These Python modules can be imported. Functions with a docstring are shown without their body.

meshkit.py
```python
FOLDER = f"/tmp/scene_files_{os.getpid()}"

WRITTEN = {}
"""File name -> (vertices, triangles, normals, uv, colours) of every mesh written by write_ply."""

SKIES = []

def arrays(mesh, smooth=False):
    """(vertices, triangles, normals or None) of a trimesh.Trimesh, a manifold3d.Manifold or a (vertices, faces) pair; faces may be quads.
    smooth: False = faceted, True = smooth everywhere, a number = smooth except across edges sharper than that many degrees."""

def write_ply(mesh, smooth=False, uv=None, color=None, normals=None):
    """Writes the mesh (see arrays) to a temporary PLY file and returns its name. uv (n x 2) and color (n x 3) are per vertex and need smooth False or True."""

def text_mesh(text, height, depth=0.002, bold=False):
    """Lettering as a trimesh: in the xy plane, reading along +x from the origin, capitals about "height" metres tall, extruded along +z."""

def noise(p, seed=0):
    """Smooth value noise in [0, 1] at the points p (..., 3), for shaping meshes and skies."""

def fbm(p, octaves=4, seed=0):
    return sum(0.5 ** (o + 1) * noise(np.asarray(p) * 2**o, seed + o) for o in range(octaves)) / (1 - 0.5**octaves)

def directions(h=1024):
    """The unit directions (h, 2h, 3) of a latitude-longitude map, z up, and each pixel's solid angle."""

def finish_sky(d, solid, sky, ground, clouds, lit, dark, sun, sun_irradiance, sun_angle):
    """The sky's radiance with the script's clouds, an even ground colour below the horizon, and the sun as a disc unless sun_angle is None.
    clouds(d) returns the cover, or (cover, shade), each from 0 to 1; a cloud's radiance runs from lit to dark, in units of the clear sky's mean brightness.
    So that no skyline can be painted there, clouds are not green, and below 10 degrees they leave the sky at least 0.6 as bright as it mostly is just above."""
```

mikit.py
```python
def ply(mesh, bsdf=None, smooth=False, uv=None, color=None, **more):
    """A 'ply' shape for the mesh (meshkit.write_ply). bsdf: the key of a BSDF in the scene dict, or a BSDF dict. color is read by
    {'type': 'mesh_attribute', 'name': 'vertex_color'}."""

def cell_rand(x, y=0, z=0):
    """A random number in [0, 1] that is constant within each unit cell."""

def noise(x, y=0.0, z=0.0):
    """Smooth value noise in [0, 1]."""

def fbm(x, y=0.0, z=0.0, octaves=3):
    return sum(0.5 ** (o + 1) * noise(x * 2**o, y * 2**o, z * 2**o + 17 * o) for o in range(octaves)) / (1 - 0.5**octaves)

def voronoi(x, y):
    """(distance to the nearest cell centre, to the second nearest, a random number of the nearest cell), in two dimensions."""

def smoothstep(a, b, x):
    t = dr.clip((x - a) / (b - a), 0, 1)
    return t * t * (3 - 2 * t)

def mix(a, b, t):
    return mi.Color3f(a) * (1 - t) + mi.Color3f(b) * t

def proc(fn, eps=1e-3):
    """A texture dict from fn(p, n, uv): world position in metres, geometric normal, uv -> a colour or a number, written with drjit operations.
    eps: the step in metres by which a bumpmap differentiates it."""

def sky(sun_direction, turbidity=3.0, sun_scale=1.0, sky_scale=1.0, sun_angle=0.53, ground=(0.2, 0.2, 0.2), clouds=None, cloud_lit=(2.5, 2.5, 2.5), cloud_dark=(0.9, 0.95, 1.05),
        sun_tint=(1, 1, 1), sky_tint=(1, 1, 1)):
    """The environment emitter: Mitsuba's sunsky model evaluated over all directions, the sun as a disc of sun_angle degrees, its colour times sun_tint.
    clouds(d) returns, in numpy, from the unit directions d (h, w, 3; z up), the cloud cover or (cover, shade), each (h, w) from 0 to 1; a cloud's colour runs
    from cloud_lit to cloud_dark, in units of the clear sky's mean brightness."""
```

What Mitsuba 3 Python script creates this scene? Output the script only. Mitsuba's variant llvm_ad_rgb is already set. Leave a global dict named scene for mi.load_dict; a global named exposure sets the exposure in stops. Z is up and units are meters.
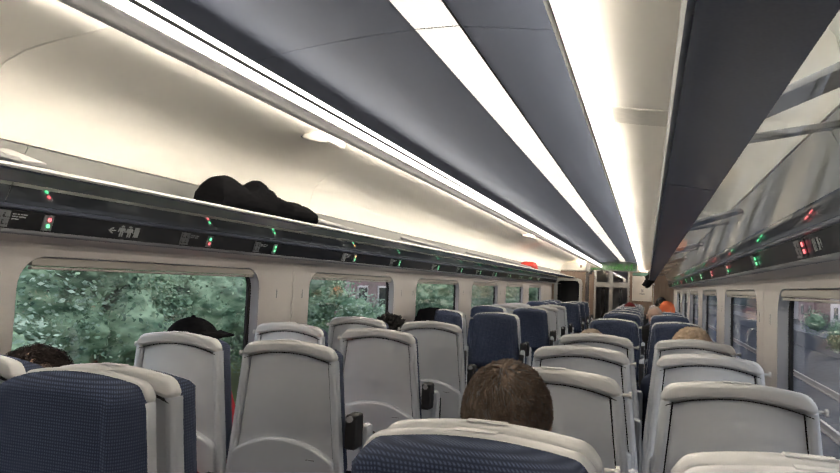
import math, random
import numpy as np, trimesh, manifold3d as m3
import mitsuba as mi, drjit as dr
import shapely, shapely.geometry as sg
from shapely import affinity
import meshkit, mikit
from mikit import noise, fbm, mix, smoothstep, proc

T = mi.ScalarTransform4f
scene, labels = {}, {}
EYE = 1.43                      # height of the lens above the coach floor; z0() lifts eye-relative heights to the floor frame
PI = math.pi

# ------------------------------------------------------------------ camera, sky, lights, exposure
def camera(f, yaw, pitch, roll, x):
    fwd = np.array([-math.sin(yaw)*math.cos(pitch), math.cos(yaw)*math.cos(pitch), math.sin(pitch)])
    right = np.array([math.cos(yaw), math.sin(yaw), 0]); up = np.cross(right, fwd)
    c, s = math.cos(roll), math.sin(roll)
    r, u = c*right + s*up, -s*right + c*up
    m = np.eye(4); m[:3, 0], m[:3, 1], m[:3, 2], m[:3, 3] = -r, u, fwd, (x, 0, EYE)
    return {'type': 'perspective', 'fov_axis': 'x', 'fov': math.degrees(2*math.atan(420/f)), 'near_clip': .02, 'far_clip': 900., 'to_world': T(m)}
scene['camera'] = camera(676.3, .3263, .0673, .0422, .729)
exposure = 0.95
L_COVE, L_THICK, L_THIN, L_CENTRE = 7.8, 9.0, 7.0, .44
WARM = np.array([1.0, .93, .82])
def cover(d):
    return np.ones(d.shape[:2])*.96, .25 + .5*meshkit.fbm(d*3.0, 4, 5)
scene['sky'] = mikit.sky((-.5, .3, .8), turbidity=5, sun_scale=0.02, sky_scale=7.0, ground=(.12, .13, .12), clouds=cover, cloud_lit=(1.5, 1.55, 1.65), cloud_dark=(.85, .9, 1.0))

# ------------------------------------------------------------------ materials
def rgb(*c): return {'type': 'rgb', 'value': list(c)}
def mat(name, base, rough=.5, spec=.5, metallic=0., two=True, **k):
    d = {'type': 'principled', 'base_color': base if isinstance(base, dict) else rgb(*base), 'roughness': rough, 'specular': spec, 'metallic': metallic, **k}
    scene[name] = {'type': 'twosided', 'bsdf': d} if two else d
def mottled(a, b, s=40., octaves=2, ax=(1, 1, 1)):
    return proc(lambda p, n, uv: mix(a, b, fbm(p.x*s*ax[0], p.y*s*ax[1], p.z*s*ax[2], octaves)))
mat('m_cream', (.82, .775, .695), .55, .3)
mat('m_slate', mottled((.100, .115, .155), (.115, .131, .172), 900., 1), .6, .2)
mat('m_soffit', mottled((.046, .062, .108), (.056, .074, .124), 500., 1), .24, .45)
mat('m_added_strip', (.034, .038, .044), .7, .15)  # dark matte for the strip added behind the rack glass
mat('m_trim', (.42, .41, .40), .35, .5)
mat('m_alu', mottled((.58, .57, .55), (.70, .69, .66), 300., 2), .35, .5)
mat('m_hatch', mottled((.62, .58, .51), (.70, .66, .58), 60., 3), .5, .3)
mat('m_rear', (.36, .355, .33), .5, .4)
mat('m_fascia', (.016, .017, .021), .25, .5)
mat('m_nose', (.10, .11, .145), .28, .5)
mat('m_strip', (.27, .27, .285), .4, .5)
mat('m_wall', mottled((.57, .525, .495), (.60, .555, .525), 300., 1), .45, .35)
mat('m_reveal', (.36, .37, .41), .4, .4)
mat('m_rubber', (.012, .012, .013), .5, .3)
mat('m_blind', (.36, .33, .295), .6, .3)
mat('m_shell', mottled((.62, .635, .66), (.645, .66, .685), 700., 1), .38, .45)
mat('m_cap', mottled((.64, .63, .615), (.67, .66, .645), 700., 1), .36, .45)
mat('m_gap', (.03, .03, .032), .6, .2)
def weave(p, n, uv):
    gx = .5 + .5*dr.sin((p.x + p.y)*2*PI/.0068); gz = .5 + .5*dr.sin(p.z*2*PI/.0068)
    return mix((.026, .034, .062), (.085, .105, .165), gx*gz*1.1)
mat('m_fabric', proc(weave), .85, .15, sheen=.3)
mat('m_fabric_low', proc(lambda p, n, uv: mix((.042, .055, .090), (.095, .115, .165), (.5+.5*dr.sin(p.x*2*PI/.0068))*(.5+.5*dr.sin(p.z*2*PI/.0068)))), .85, .15, sheen=.3)
mat('m_black', (.018, .018, .020), .45, .4)
mat('m_chrome', (.62, .62, .62), .25, .5, metallic=.6)
mat('m_white', (.62, .61, .58), .4, .4)
mat('m_plate', mottled((.19, .195, .20), (.25, .255, .26), 250., 2), .4, .5)
mat('m_print', (.03, .03, .032), .5, .3)
mat('m_text', (.60, .61, .62), .5, .3)
mat('m_pictogram', (.42, .43, .43), .5, .3)
mat('m_carpet', mottled((.045, .05, .062), (.07, .075, .09), 160., 3), .9, .1)
def wood(p, n, uv):
    return mix((.22, .155, .12), (.30, .22, .17), fbm(p.x*60, p.y*60, p.z*4, 3))
mat('m_wood', proc(wood), .4, .4)
mat('m_poster', mottled((.80, .77, .70), (.84, .81, .75), 8., 2), .4, .4)
mat('m_postergreen', (.10, .20, .16), .4, .4)
mat('m_dark', (.012, .012, .014), .3, .5)
scene['m_glossdark'] = {'type': 'roughconductor', 'alpha': .03, 'specular_reflectance': rgb(.10, .11, .10)}
mat('m_frame', (.46, .45, .43), .4, .4)
mat('m_coat', mottled((.004, .004, .005), (.010, .010, .011), 120., 3), .95, .05)
mat('m_red', (.55, .05, .04), .6, .3)
scene['m_glass'] = {'type': 'thindielectric', 'int_ior': 1.5}
scene['m_rackglass'] = {'type': 'thindielectric', 'int_ior': 1.62, 'specular_transmittance': rgb(.50, .53, .54)}

# ------------------------------------------------------------------ helpers
def key_for(name):
    if name not in scene and name not in labels: return name
    i = 1
    while f'{name}_{i:03d}' in scene or f'{name}_{i:03d}' in labels: i += 1
    return f'{name}_{i:03d}'
def thing(name, label, cat, group=None, kind=None):
    k = key_for(name); d = {'label': label}
    if cat: d['category'] = cat
    if group: d['group'] = group
    if kind: d['kind'] = kind
    labels[k] = d
    return k
def put(name, shape, parent=None, m=None, label=None, kind=None):
    k = key_for((parent + '__' if parent else '') + name)
    d = dict(shape)
    if m is not None: d['to_world'] = m
    scene[k] = d
    if label or kind:
        labels[k] = {**({'label': label} if label else {}), **({'kind': kind} if kind else {})}
    return k
def one(name, shape, label, cat, group=None, m=None, kind=None):
    k = thing(name, label, cat, group, kind); d = dict(shape)
    if m is not None: d['to_world'] = m
    scene[k] = d
    return k
def P(mesh, mtl, smooth=False, **k): return mikit.ply(mesh, mtl, smooth=smooth, **k)
def cat(*ms): return trimesh.util.concatenate(list(ms))
def box(x0, x1, y0, y1, z0, z1, r=0.):
    a, b = np.minimum((x0, y0, z0), (x1, y1, z1)), np.maximum((x0, y0, z0), (x1, y1, z1))
    if r <= 0:
        m = trimesh.creation.box(extents=b-a); m.apply_translation((a+b)/2); return m
    r = min(r, .49*float((b-a).min()))
    pts = []
    for i in np.ndindex(2, 2, 2):
        c = np.where(np.array(i) == 0, a+r, b-r); s = np.where(np.array(i) == 0, -1, 1)
        for d in ((1, 0, 0), (0, 1, 0), (0, 0, 1), (.707, .707, 0), (.707, 0, .707), (0, .707, .707), (.577, .577, .577)):
            pts.append(c + s*np.array(d)*r)
    return trimesh.convex.convex_hull(np.array(pts))
def fix(m):
    m.merge_vertices(); trimesh.repair.fix_normals(m)
    if m.is_watertight and m.volume < 0: m.invert()
    return m
def puff(outline, rings, axis=1):
    """outline (n,2) in (a,b); rings: (depth, inset) from back to front; a closed rounded slab along the axis (1: a=x,b=z,depth=y; 0: a=y,b=z,depth=x)."""
    o = np.asarray(outline, float); n = len(o)
    if (np.roll(o, -1, 0)[:, 1]*o[:, 0] - np.roll(o, -1, 0)[:, 0]*o[:, 1]).sum() < 0: o = o[::-1]
    e = np.roll(o, -1, 0) - np.roll(o, 1, 0); e /= np.linalg.norm(e, axis=1, keepdims=True) + 1e-12
    inward = np.stack([-e[:, 1], e[:, 0]], 1)
    V, F = [], []
    for d, ins in rings:
        q = o + inward*ins
        V.append(np.stack([q[:, 0], np.full(n, d), q[:, 1]], 1) if axis == 1 else np.stack([np.full(n, d), q[:, 0], q[:, 1]], 1))
    for k in range(len(rings)-1):
        for i in range(n):
            j = (i+1) % n
            F += [[k*n+i, k*n+j, (k+1)*n+j], [k*n+i, (k+1)*n+j, (k+1)*n+i]]
    for k, sgn in ((0, 1), (len(rings)-1, -1)):
        q = o + inward*rings[k][1]
        tv, tf = trimesh.creation.triangulate_polygon(sg.Polygon(q), engine='earcut')
        idx = np.argmin(((tv[:, None] - q[None])**2).sum(-1), 1)
        for t in tf: F.append([k*n + idx[x] for x in (t if sgn > 0 else t[::-1])])
    return fix(trimesh.Trimesh(np.vstack(V), np.array(F), process=False))
def sheet(profile, y0, y1, th, closed=False):
    """a bent strip with the cross-section polyline (x,z), thickness th (to the left of its direction), extruded from y0 to y1."""
    p = np.asarray(profile, float)
    d = np.gradient(p, axis=0); d /= np.linalg.norm(d, axis=1, keepdims=True)
    q = p + np.stack([-d[:, 1], d[:, 0]], 1)*th
    ring = np.vstack([p, q[::-1]])
    n = len(p); m = len(ring)
    V = np.vstack([np.stack([ring[:, 0], np.full(m, y), ring[:, 1]], 1) for y in (y0, y1)])
    F = []
    for i in range(m):
        j = (i+1) % m
        F += [[i, j, m+j], [i, m+j, m+i]]
    for i in range(n-1):
        a, b, c, e = i, i+1, m-2-i, m-1-i
        F += [[a, b, c], [a, c, e], [m+a, m+c, m+b], [m+a, m+e, m+c]]
    return fix(trimesh.Trimesh(V, np.array(F), process=False))
def strip(p0, p1, y0, y1, facing):
    """a one-sided quad from (x,z) p0 to p1 along y whose normal looks along the (x,z) direction facing."""
    V = np.array([[p0[0], y0, p0[1]], [p1[0], y0, p1[1]], [p1[0], y1, p1[1]], [p0[0], y1, p0[1]]], float)
    n = np.cross(V[1]-V[0], V[2]-V[0])
    F = [[0, 1, 2], [0, 2, 3]]
    if n[0]*facing[0] + n[2]*facing[1] < 0: F = [f[::-1] for f in F]
    return trimesh.Trimesh(V, np.array(F), process=False)
def lamp(mesh, L, color=WARM, weight=1.0):
    return {**P(mesh, 'm_white'), 'emitter': {'type': 'area', 'radiance': rgb(*(np.asarray(color)*L).tolist()), 'sampling_weight': float(weight)}}
def rrect(a0, a1, b0, b1, r, n=6):
    pts = []
    for ca, cb, t0 in ((a1-r, b1-r, 0), (a0+r, b1-r, 90), (a0+r, b0+r, 180), (a1-r, b0+r, 270)):
        for i in range(n+1):
            t = math.radians(t0 + 90*i/n); pts.append((ca + r*math.cos(t), cb + r*math.sin(t)))
    return np.array(pts)
def z0(p): return [(a, b + EYE) for a, b in p]
def mir(p, s): return [(a*s, b) for a, b in p]
def tube(points, radii, sides=6):
    p = np.asarray(points, float); t = np.gradient(p, axis=0); t /= np.linalg.norm(t, axis=1, keepdims=True) + 1e-12
    a = np.cross(t, np.where(np.abs(t[:, 2:]) < .9, [0, 0, 1.], [1., 0, 0])); a /= np.linalg.norm(a, axis=1, keepdims=True) + 1e-12
    b, ang = np.cross(t, a), np.arange(sides)*2*PI/sides
    r = np.broadcast_to(radii, (len(p),))
    V = (p[:, None] + r[:, None, None]*(np.cos(ang)[None, :, None]*a[:, None] + np.sin(ang)[None, :, None]*b[:, None])).reshape(-1, 3)
    F = []
    for i in range(len(p)-1):
        for j in range(sides):
            k = (j+1) % sides
            F += [[i*sides+j, i*sides+k, (i+1)*sides+k], [i*sides+j, (i+1)*sides+k, (i+1)*sides+j]]
    for j in range(1, sides-1):
        F += [[0, j+1, j], [(len(p)-1)*sides, (len(p)-1)*sides+j, (len(p)-1)*sides+j+1]]
    return trimesh.Trimesh(V, np.array(F), process=False)

Y0, Y1 = -3.2, 20.0            # the saloon from behind the lens to the vestibule bulkhead
WIN_FAR = [3.185 + 2.05*k for k in range(-2, 6)]      # far edge of each window
WIN_W, WZ0, WZ1 = 1.48, -.74 + EYE, .034 + EYE

# ------------------------------------------------------------------ setting: ceiling
ceil_k = thing('ceiling', 'arched coach ceiling of dark slate and cream panels between the light strips', None, kind='structure')
def seams(first, pitch):
    s = [Y0]; y = first
    while y < Y0 + .3: y += pitch
    while y - pitch > Y0 + .3: y -= pitch
    while y < Y1 - .3: s.append(y); y += pitch
    return list(zip(s, s[1:] + [Y1]))
G = .002
D1 = [(-.611, .756), (-.45, .787), (-.28, .807), (-.12, .821), (-.004, .824)]
D2 = [(.149, .824), (.28, .807), (.45, .787), (.611, .756)]
for a, b in seams(2.04, 4.1):
    put('slate_panel', P(sheet(z0(D1), a+G, b-G, .012), 'm_slate', 35), ceil_k)
    put('slate_panel', P(sheet(z0(D2), a+G, b-G, .012), 'm_slate', 35), ceil_k)
CREAM = [(.545, .712), (.556, .66), (.60, .632), (.70, .618), (.82, .604), (.90, .588), (.965, .563), (1.015, .525), (1.045, .475), (1.058, .42), (1.064, .367)]
for s in (-1, 1):
    for a, b in seams(1.37, 1.98):
        put('cream_panel', P(sheet(z0(mir(CREAM, s)), a+G, b-G, .010*s), 'm_cream', 40), ceil_k)
    put('roof_shell', P(sheet(z0(mir([(1.29, .02), (1.30, .35), (1.18, .62), (.9, .86), (0, .98)], s)), Y0, Y1, -.01*s), 'm_strip'), ceil_k)
# hatch in the cream panel on the right
put('access_hatch', P(sheet(z0([(.60, .6295), (.70, .6155), (.785, .606)]), 2.38, 2.60, .006), 'm_hatch', 40), ceil_k)

# ------------------------------------------------------------------ lights
k = thing('centre_light', 'broad white diffuser strip running down the middle of the dark ceiling', 'light')
for a, b in seams(2.02, 4.1):
    put('diffuser', lamp(strip((-.002, .818+EYE), (.147, .818+EYE), a+.003, b-.003, (0, -1)), L_CENTRE), k)
put('tray', P(strip((-.006, .8235+EYE), (.151, .8235+EYE), Y0, Y1, (0, -1)), 'm_gap'), k, label='dark tray seen at the diffuser joints')
for s, side in ((-1, 'left'), (1, 'right')):
    k = thing('cove_light', f'bright linear cove light with a grey lip along the {side} edge of the slate ceiling', 'light', group=None)
    put('lip', P(sheet(z0(mir([(.524, .590), (.514, .593), (.509, .602), (.508, .620), (.510, .632), (.515, .640)], s)), Y0, Y1, -.004*s), 'm_trim', 50), k, label='rounded grey lip')
    put('diffuser', lamp(strip((.5155*s, .640+EYE), (.519*s, .674+EYE), Y0, Y1, (-s, -.2)), L_THICK), k)
    put('slot', P(sheet(z0(mir([(.5185, .673), (.522, .687)], s)), Y0, Y1, -.003*s), 'm_gap'), k, label='dark slot')
    put('diffuser', lamp(strip((.5225*s, .686+EYE), (.520*s, .705+EYE), Y0, Y1, (-s, .2)), L_THIN), k)
    put('tube', lamp(strip((.527*s, .592+EYE), (.533*s, .70+EYE), Y0, Y1, (s, -.1)), L_COVE), k)
    put('ledge', P(sheet(z0(mir([(.5235, .7035), (.612, .7535)], s)), Y0, Y1, -.004*s), 'm_trim'), k)
    put('backing', P(sheet(z0(mir([(.5245, .592), (.5265, .70), (.5268, .708)], s)), Y0, Y1, .003*s), 'm_trim'), k)

# ------------------------------------------------------------------ setting: side walls, windows, floor
one('floor', P(box(-1.27, 1.27, Y0, Y1, -.05, 0), 'm_carpet'), 'dark grey carpet down the aisle', None, kind='structure')
wall_cuts = [Y0, -.55, 3.55, 7.65, 11.75, 15.85, Y1]
n_win = 0
for s, side in ((-1, 'left'), (1, 'right')):
    wk = thing(f'wall_{side}', f'beige moulded side wall panels on the {side} with large rounded windows', None, kind='structure')
    for a, b in zip(wall_cuts, wall_cuts[1:]):
        poly = sg.box(a+G, .02, b-G, .062+EYE)
        for f in WIN_FAR:
            hole = sg.Polygon(rrect(f-WIN_W, f, WZ0, WZ1, .11, 8))
            poly = poly.difference(hole)
        m = trimesh.creation.extrude_polygon(poly, .02, engine='earcut')
        v = m.vertices.copy(); m.vertices = np.stack([s*(1.25 + v[:, 2]), v[:, 0], v[:, 1]], 1)
        put('panel', P(fix(m), 'm_wall'), wk)
        put('upper_panel', P(sheet(z0(mir([(1.25, .060), (1.246, .078), (1.225, .094), (1.170, .103)], s)), a+G, b-G, -.008*s), 'm_wall', 40), wk)
    for f in WIN_FAR[1:]:
        for y in (f+.185, f+.185+.30):
            put('hook_slot', P(box(s*1.2485, s*1.26, y-.006, y+.006, -.125+EYE, -.075+EYE, .003), 'm_strip'), wk)
    for f in WIN_FAR:
        n_win += 1
        w = thing(f'window_{n_win}', f'rounded rectangular train window in the {side} wall', None, kind='structure')
        o = rrect(f-WIN_W, f, WZ0, WZ1, .11, 8); i_ = rrect(f-WIN_W+.015, f-.02, WZ0+.015, WZ1-.010, .098, 8); n = len(o)
        def ringmesh(A, xa, B, xb):
            V = np.vstack([np.stack([np.full(n, s*xa), A[:, 0], A[:, 1]], 1), np.stack([np.full(n, s*xb), B[:, 0], B[:, 1]], 1)])
            F = []
            for q in range(n):
                r = (q+1) % n; F += [[q, r, n+r], [q, n+r, n+q]]
            return trimesh.Trimesh(V, np.array(F), process=False)
        put('frame', P(ringmesh(o, 1.249, i_, 1.287), 'm_reveal', 40), w)
        g2 = rrect(f-WIN_W+.035, f-.043, WZ0+.035, WZ1-.012, .085, 8)
        put('gasket', P(cat(ringmesh(i_, 1.2865, g2, 1.290), ringmesh(g2, 1.290, g2, 1.302)), 'm_rubber', 40), w, label='black rubber gasket')
        put('pane', P(trimesh.Trimesh([[s*1.3, f-WIN_W+.025, WZ0+.025], [s*1.3, f-.032, WZ0+.025], [s*1.3, f-.032, WZ1], [s*1.3, f-WIN_W+.025, WZ1]], [[0, 1, 2], [0, 2, 3]], process=False), 'm_glass'), w)
        put('blind', P(box(s*1.253, s*1.283, f-WIN_W+.055, f-.045, WZ1-.034, WZ1-.004, .006), 'm_blind', 30), w, label='rolled beige blind')
        put('blind_bar', P(box(s*1.258, s*1.277, f-WIN_W+.06, f-.048, WZ1-.046, WZ1-.036, .003), 'm_blind', 30), w)
wb = thing('wall_back', 'plain bulkhead behind the photographer', None, kind='structure')
put('panel', P(box(-1.3, 1.3, Y0-.03, Y0, 0, .98+EYE), 'm_wall'), wb)

# ------------------------------------------------------------------ luggage racks and the display fascia under them
RACK_END = 15.0
for s, side in ((-1, 'left'), (1, 'right')):
    k = thing('luggage_rack', f'long overhead luggage rack with glass shelf and aluminium front edge on the {side}', 'luggage rack')
    put('front_rail', P(sheet(z0(mir([(.7555, .2385), (.752, .2445), (.7555, .251), (.762, .253)], s)), Y0, RACK_END, -.009*s), 'm_alu', 50), k, label='pale aluminium front edge')
    for a, b in seams(1.55, 1.98):
        if a >= RACK_END: continue
        b = min(b, RACK_END)
        put('soffit_panel', P(sheet(z0(mir([(.764, .2475), (.865, .231)], s)), a+G, b-G, -.012*s), 'm_soffit'), k, label='dark slate underside panel')
        put('glass_panel', P(strip((.865*s, .232+EYE), (1.145*s, .1905+EYE), a+.003, b-.003, (0, 1)), 'm_rackglass'), k, label='glass shelf panel')
        put('rear_panel', P(sheet(z0(mir([(1.147, .191), (1.068, .364)], s)), a+G, b-G, -.008*s), 'm_rear'), k, label='grey panel behind the shelf')
        put('added_dark_strip', P(sheet(z0(mir([(1.144, .191), (1.136, .210), (1.122, .246), (1.130, .249)], s)), a+G, b-G, -.004*s), 'm_added_strip'), k, label='added dark strip that deepens the reflection zone in the glass')  # added dark strip, keeps the reflection zone of the glass shelf dark
    y = 1.30 - 2*1.97
    while y < RACK_END - .5:
        def arm(dy0, dy1, wide=.058, drop=.0):
            a = np.array([.775*s, y + dy0, .262+EYE]); b = np.array([1.075*s, y + dy1, .335+EYE])
            d = b - a; L = np.linalg.norm(d); d /= L
            m = box(0, L, -wide/2, wide/2, -.006, .006, .003)
            side_ = np.cross([0, 0, 1.], d); side_ /= np.linalg.norm(side_); M = np.eye(4); M[:3, 0], M[:3, 1], M[:3, 2], M[:3, 3] = d, side_, np.cross(d, side_), a
            m.apply_transform(M); return m
        br = put('bracket', P(cat(arm(-.02, -.36), arm(.02, .16)), 'm_trim', 30), k, label='forked metal bracket')
        y += 1.97
    fk = thing('display_fascia', f'long black display fascia under the {side} luggage rack', 'fascia')
    put('screen_band', P(sheet(z0(mir([(1.158, .113), (1.140, .174)], s)), Y0, RACK_END, -.006*s), 'm_fascia'), fk)
    put('nose_rail', P(sheet(z0(mir([(1.139, .1745), (1.132, .178), (1.131, .184), (1.136, .189), (1.145, .191)], s)), Y0, RACK_END, -.006*s), 'm_nose', 50), fk, label='blue grey rounded rail')
    put('lower_strip', P(sheet(z0(mir([(1.182, .100), (1.168, .098), (1.159, .104), (1.158, .113)], s)), Y0, RACK_END, -.004*s), 'm_strip', 50), fk, label='grey edge strip')

# local frame on the fascia: u along the coach (reading direction), v up the tilted face, w out of it
FH = .1288
def fascia_frame(s, y, FS=.0636/.1288):
    lo, hi = np.array([s*1.158, 0, .113+EYE]), np.array([s*1.140, 0, .174+EYE])
    v = (hi-lo)/np.linalg.norm(hi-lo)*FS; u = np.array([0, 1., 0]) if s < 0 else np.array([0, -1., 0])
    w = np.cross(u, v); w /= np.linalg.norm(w)
    M = np.eye(4); M[:3, 0], M[:3, 1], M[:3, 2], M[:3, 3] = u, v, w, lo + np.array([0, y, 0])
    return T(M)
def flat(poly, z_, th, mtl):
    gs = getattr(poly, 'geoms', [poly])
    m = cat(*[trimesh.creation.extrude_polygon(g, th, engine='earcut') for g in gs]); m.apply_translation([0, 0, z_]); return P(m, mtl)
def led(color, L):
    m = trimesh.creation.cylinder(radius=.0070, height=.003, sections=14)
    return {**P(m, 'm_white'), 'emitter': {'type': 'area', 'radiance': rgb(*[c*L for c in color]), 'sampling_weight': .01}}
RED, GREEN, AMBER = (1., .10, .13), (.06, .85, .30), (1., .45, .10)
plate_poly = lambda a, b: sg.box(a, .010, b, FH-.012)
def seat_icons(a, b):
    out = []
    for r in (0, 1):
        for c in (0, 1):
            x, y = a + .004 + (b-a)*.48*c, .026 + .046*r
            out += [sg.Polygon([(x, y), (x+.010, y), (x+.013, y+.006), (x+.006, y+.006), (x+.004, y+.020), (x, y+.020)]), sg.Point(x+.004, y+.026).buffer(.0035, 4), sg.box(x+.016, y, x+.021, y+.004)]
    return shapely.union_all(out)
def text_rows(a, rows):
    out = []
    for j, r in enumerate(rows):
        x = a
        for wd in r:
            out.append(sg.box(x, FH-.034-.016*j, x+wd, FH-.027-.016*j)); x += wd + .004
    return shapely.union_all(out)
SH = {}
def shared(name, fn):
    if name not in SH: SH[name] = fn()
    return SH[name]
ORD = ['first', 'second', 'third', 'fourth', 'fifth', 'sixth', 'seventh', 'eighth', 'ninth', 'tenth', 'eleventh', 'twelfth', 'thirteenth', 'fourteenth', 'fifteenth', 'sixteenth']
CN = {RED: 'red', GREEN: 'green', AMBER: 'amber'}
def reservation(s, y, i, top, bot, wide):
    side = 'left' if s < 0 else 'right'
    same = 'two %s lights' % CN[top] if top == bot else '%s over %s light' % (CN[top], CN[bot])
    k = thing('reservation_display', f'seat reservation display with {same}, {ORD[i]} from the camera along the {side} fascia', 'display', f'seat reservation displays on the {side} fascia')
    M = fascia_frame(s, y)
    if wide: pl, sc, lp = (-.20, -.145), (-.145, -.022), (-.022, .018)
    else: pl, sc, lp = (-.115, -.045), (-.045, .018), (-.012, .018)
    put('number_plate', shared(('pl', pl), lambda: flat(plate_poly(*pl), .0005, .003, 'm_plate')), k, M, label='grey seat number plate')
    put('seat_symbols', shared(('ic', pl), lambda: flat(seat_icons(*pl), .0036, .0006, 'm_print')), k, M)
    put('screen', shared(('sc', sc), lambda: flat(plate_poly(*sc), .0003, .002, 'm_dark')), k, M, label='black screen')
    if wide:
        put('screen_text', shared(('tx', i % 3), lambda: flat(text_rows(sc[0]+.008, [(.014, .007, .005, .016), (.012, .005, .024), (.026,)][:3 if i == 0 else 2]), .0024, .0005, 'm_text')), k, M)
        put('light_plate', shared('lp', lambda: flat(plate_poly(*lp), .0005, .0035, 'm_plate')), k, M)
    for v, c in ((.086, top), (.044, bot)):
        put('light', shared(('led', c), lambda: led(c, 1.0)), k, fascia_frame(s, y, 1.0) @ T().translate([0, v*.494, .0055]), label=f'{CN[c]} light')
for i, (y, a, b) in enumerate([(1.715, RED, GREEN), (2.585, GREEN, RED), (3.15, GREEN, GREEN), (4.19, AMBER, GREEN), (5.06, GREEN, GREEN), (6.12, GREEN, GREEN), (6.97, GREEN, GREEN), (7.83, GREEN, GREEN), (8.70, GREEN, GREEN), (9.68, GREEN, GREEN), (10.6, GREEN, GREEN), (11.5, GREEN, GREEN), (12.4, GREEN, GREEN)]):
    reservation(-1, y, i, a, b, True)
for i, (y, a, b) in enumerate([(1.55, RED, GREEN), (2.155, RED, RED), (3.04, GREEN, GREEN), (4.05, RED, GREEN), (5.03, RED, RED), (6.0, GREEN, GREEN), (7.2, GREEN, GREEN), (8.25, GREEN, GREEN), (9.4, RED, RED), (10.5, GREEN, GREEN), (11.6, GREEN, GREEN), (12.6, RED, GREEN)]):
    reservation(1, y, i, a, b, False)
# toilet sign on the left fascia: arrow, two standing figures and a panel
k = thing('toilet_sign', 'toilet direction sign with arrow and two figures on the left black fascia', 'sign')
M = fascia_frame(-1, 1.985)
arrow = shapely.union_all([sg.LineString([(0, .065), (.035, .065)]).buffer(.004, cap_style=2), sg.LineString([(.016, .085), (.0, .065), (.016, .045)]).buffer(.004, join_style=2)])
def figure(x, skirt):
    body = [sg.Point(x, .103).buffer(.0085, 6), sg.Polygon([(x-.010, .090), (x+.010, .090), (x+(.015 if skirt else .009), .058), (x-(.015 if skirt else .009), .058)])]
    body += [sg.box(x-.009, .022, x-.002, .06), sg.box(x+.002, .022, x+.009, .06), sg.LineString([(x-.012, .088), (x-.017, .060)]).buffer(.003), sg.LineString([(x+.012, .088), (x+.017, .060)]).buffer(.003)]
    return shapely.union_all(body)
put('arrow', flat(arrow, .0006, .001, 'm_pictogram'), k, M)
put('figure', flat(figure(.062, False), .0006, .001, 'm_pictogram'), k, M)
put('figure', flat(figure(.102, True), .0006, .001, 'm_pictogram'), k, M)
put('tablet', flat(sg.box(.126, .026, .152, .106), .0006, .001, 'm_pictogram'), k, M)
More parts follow.
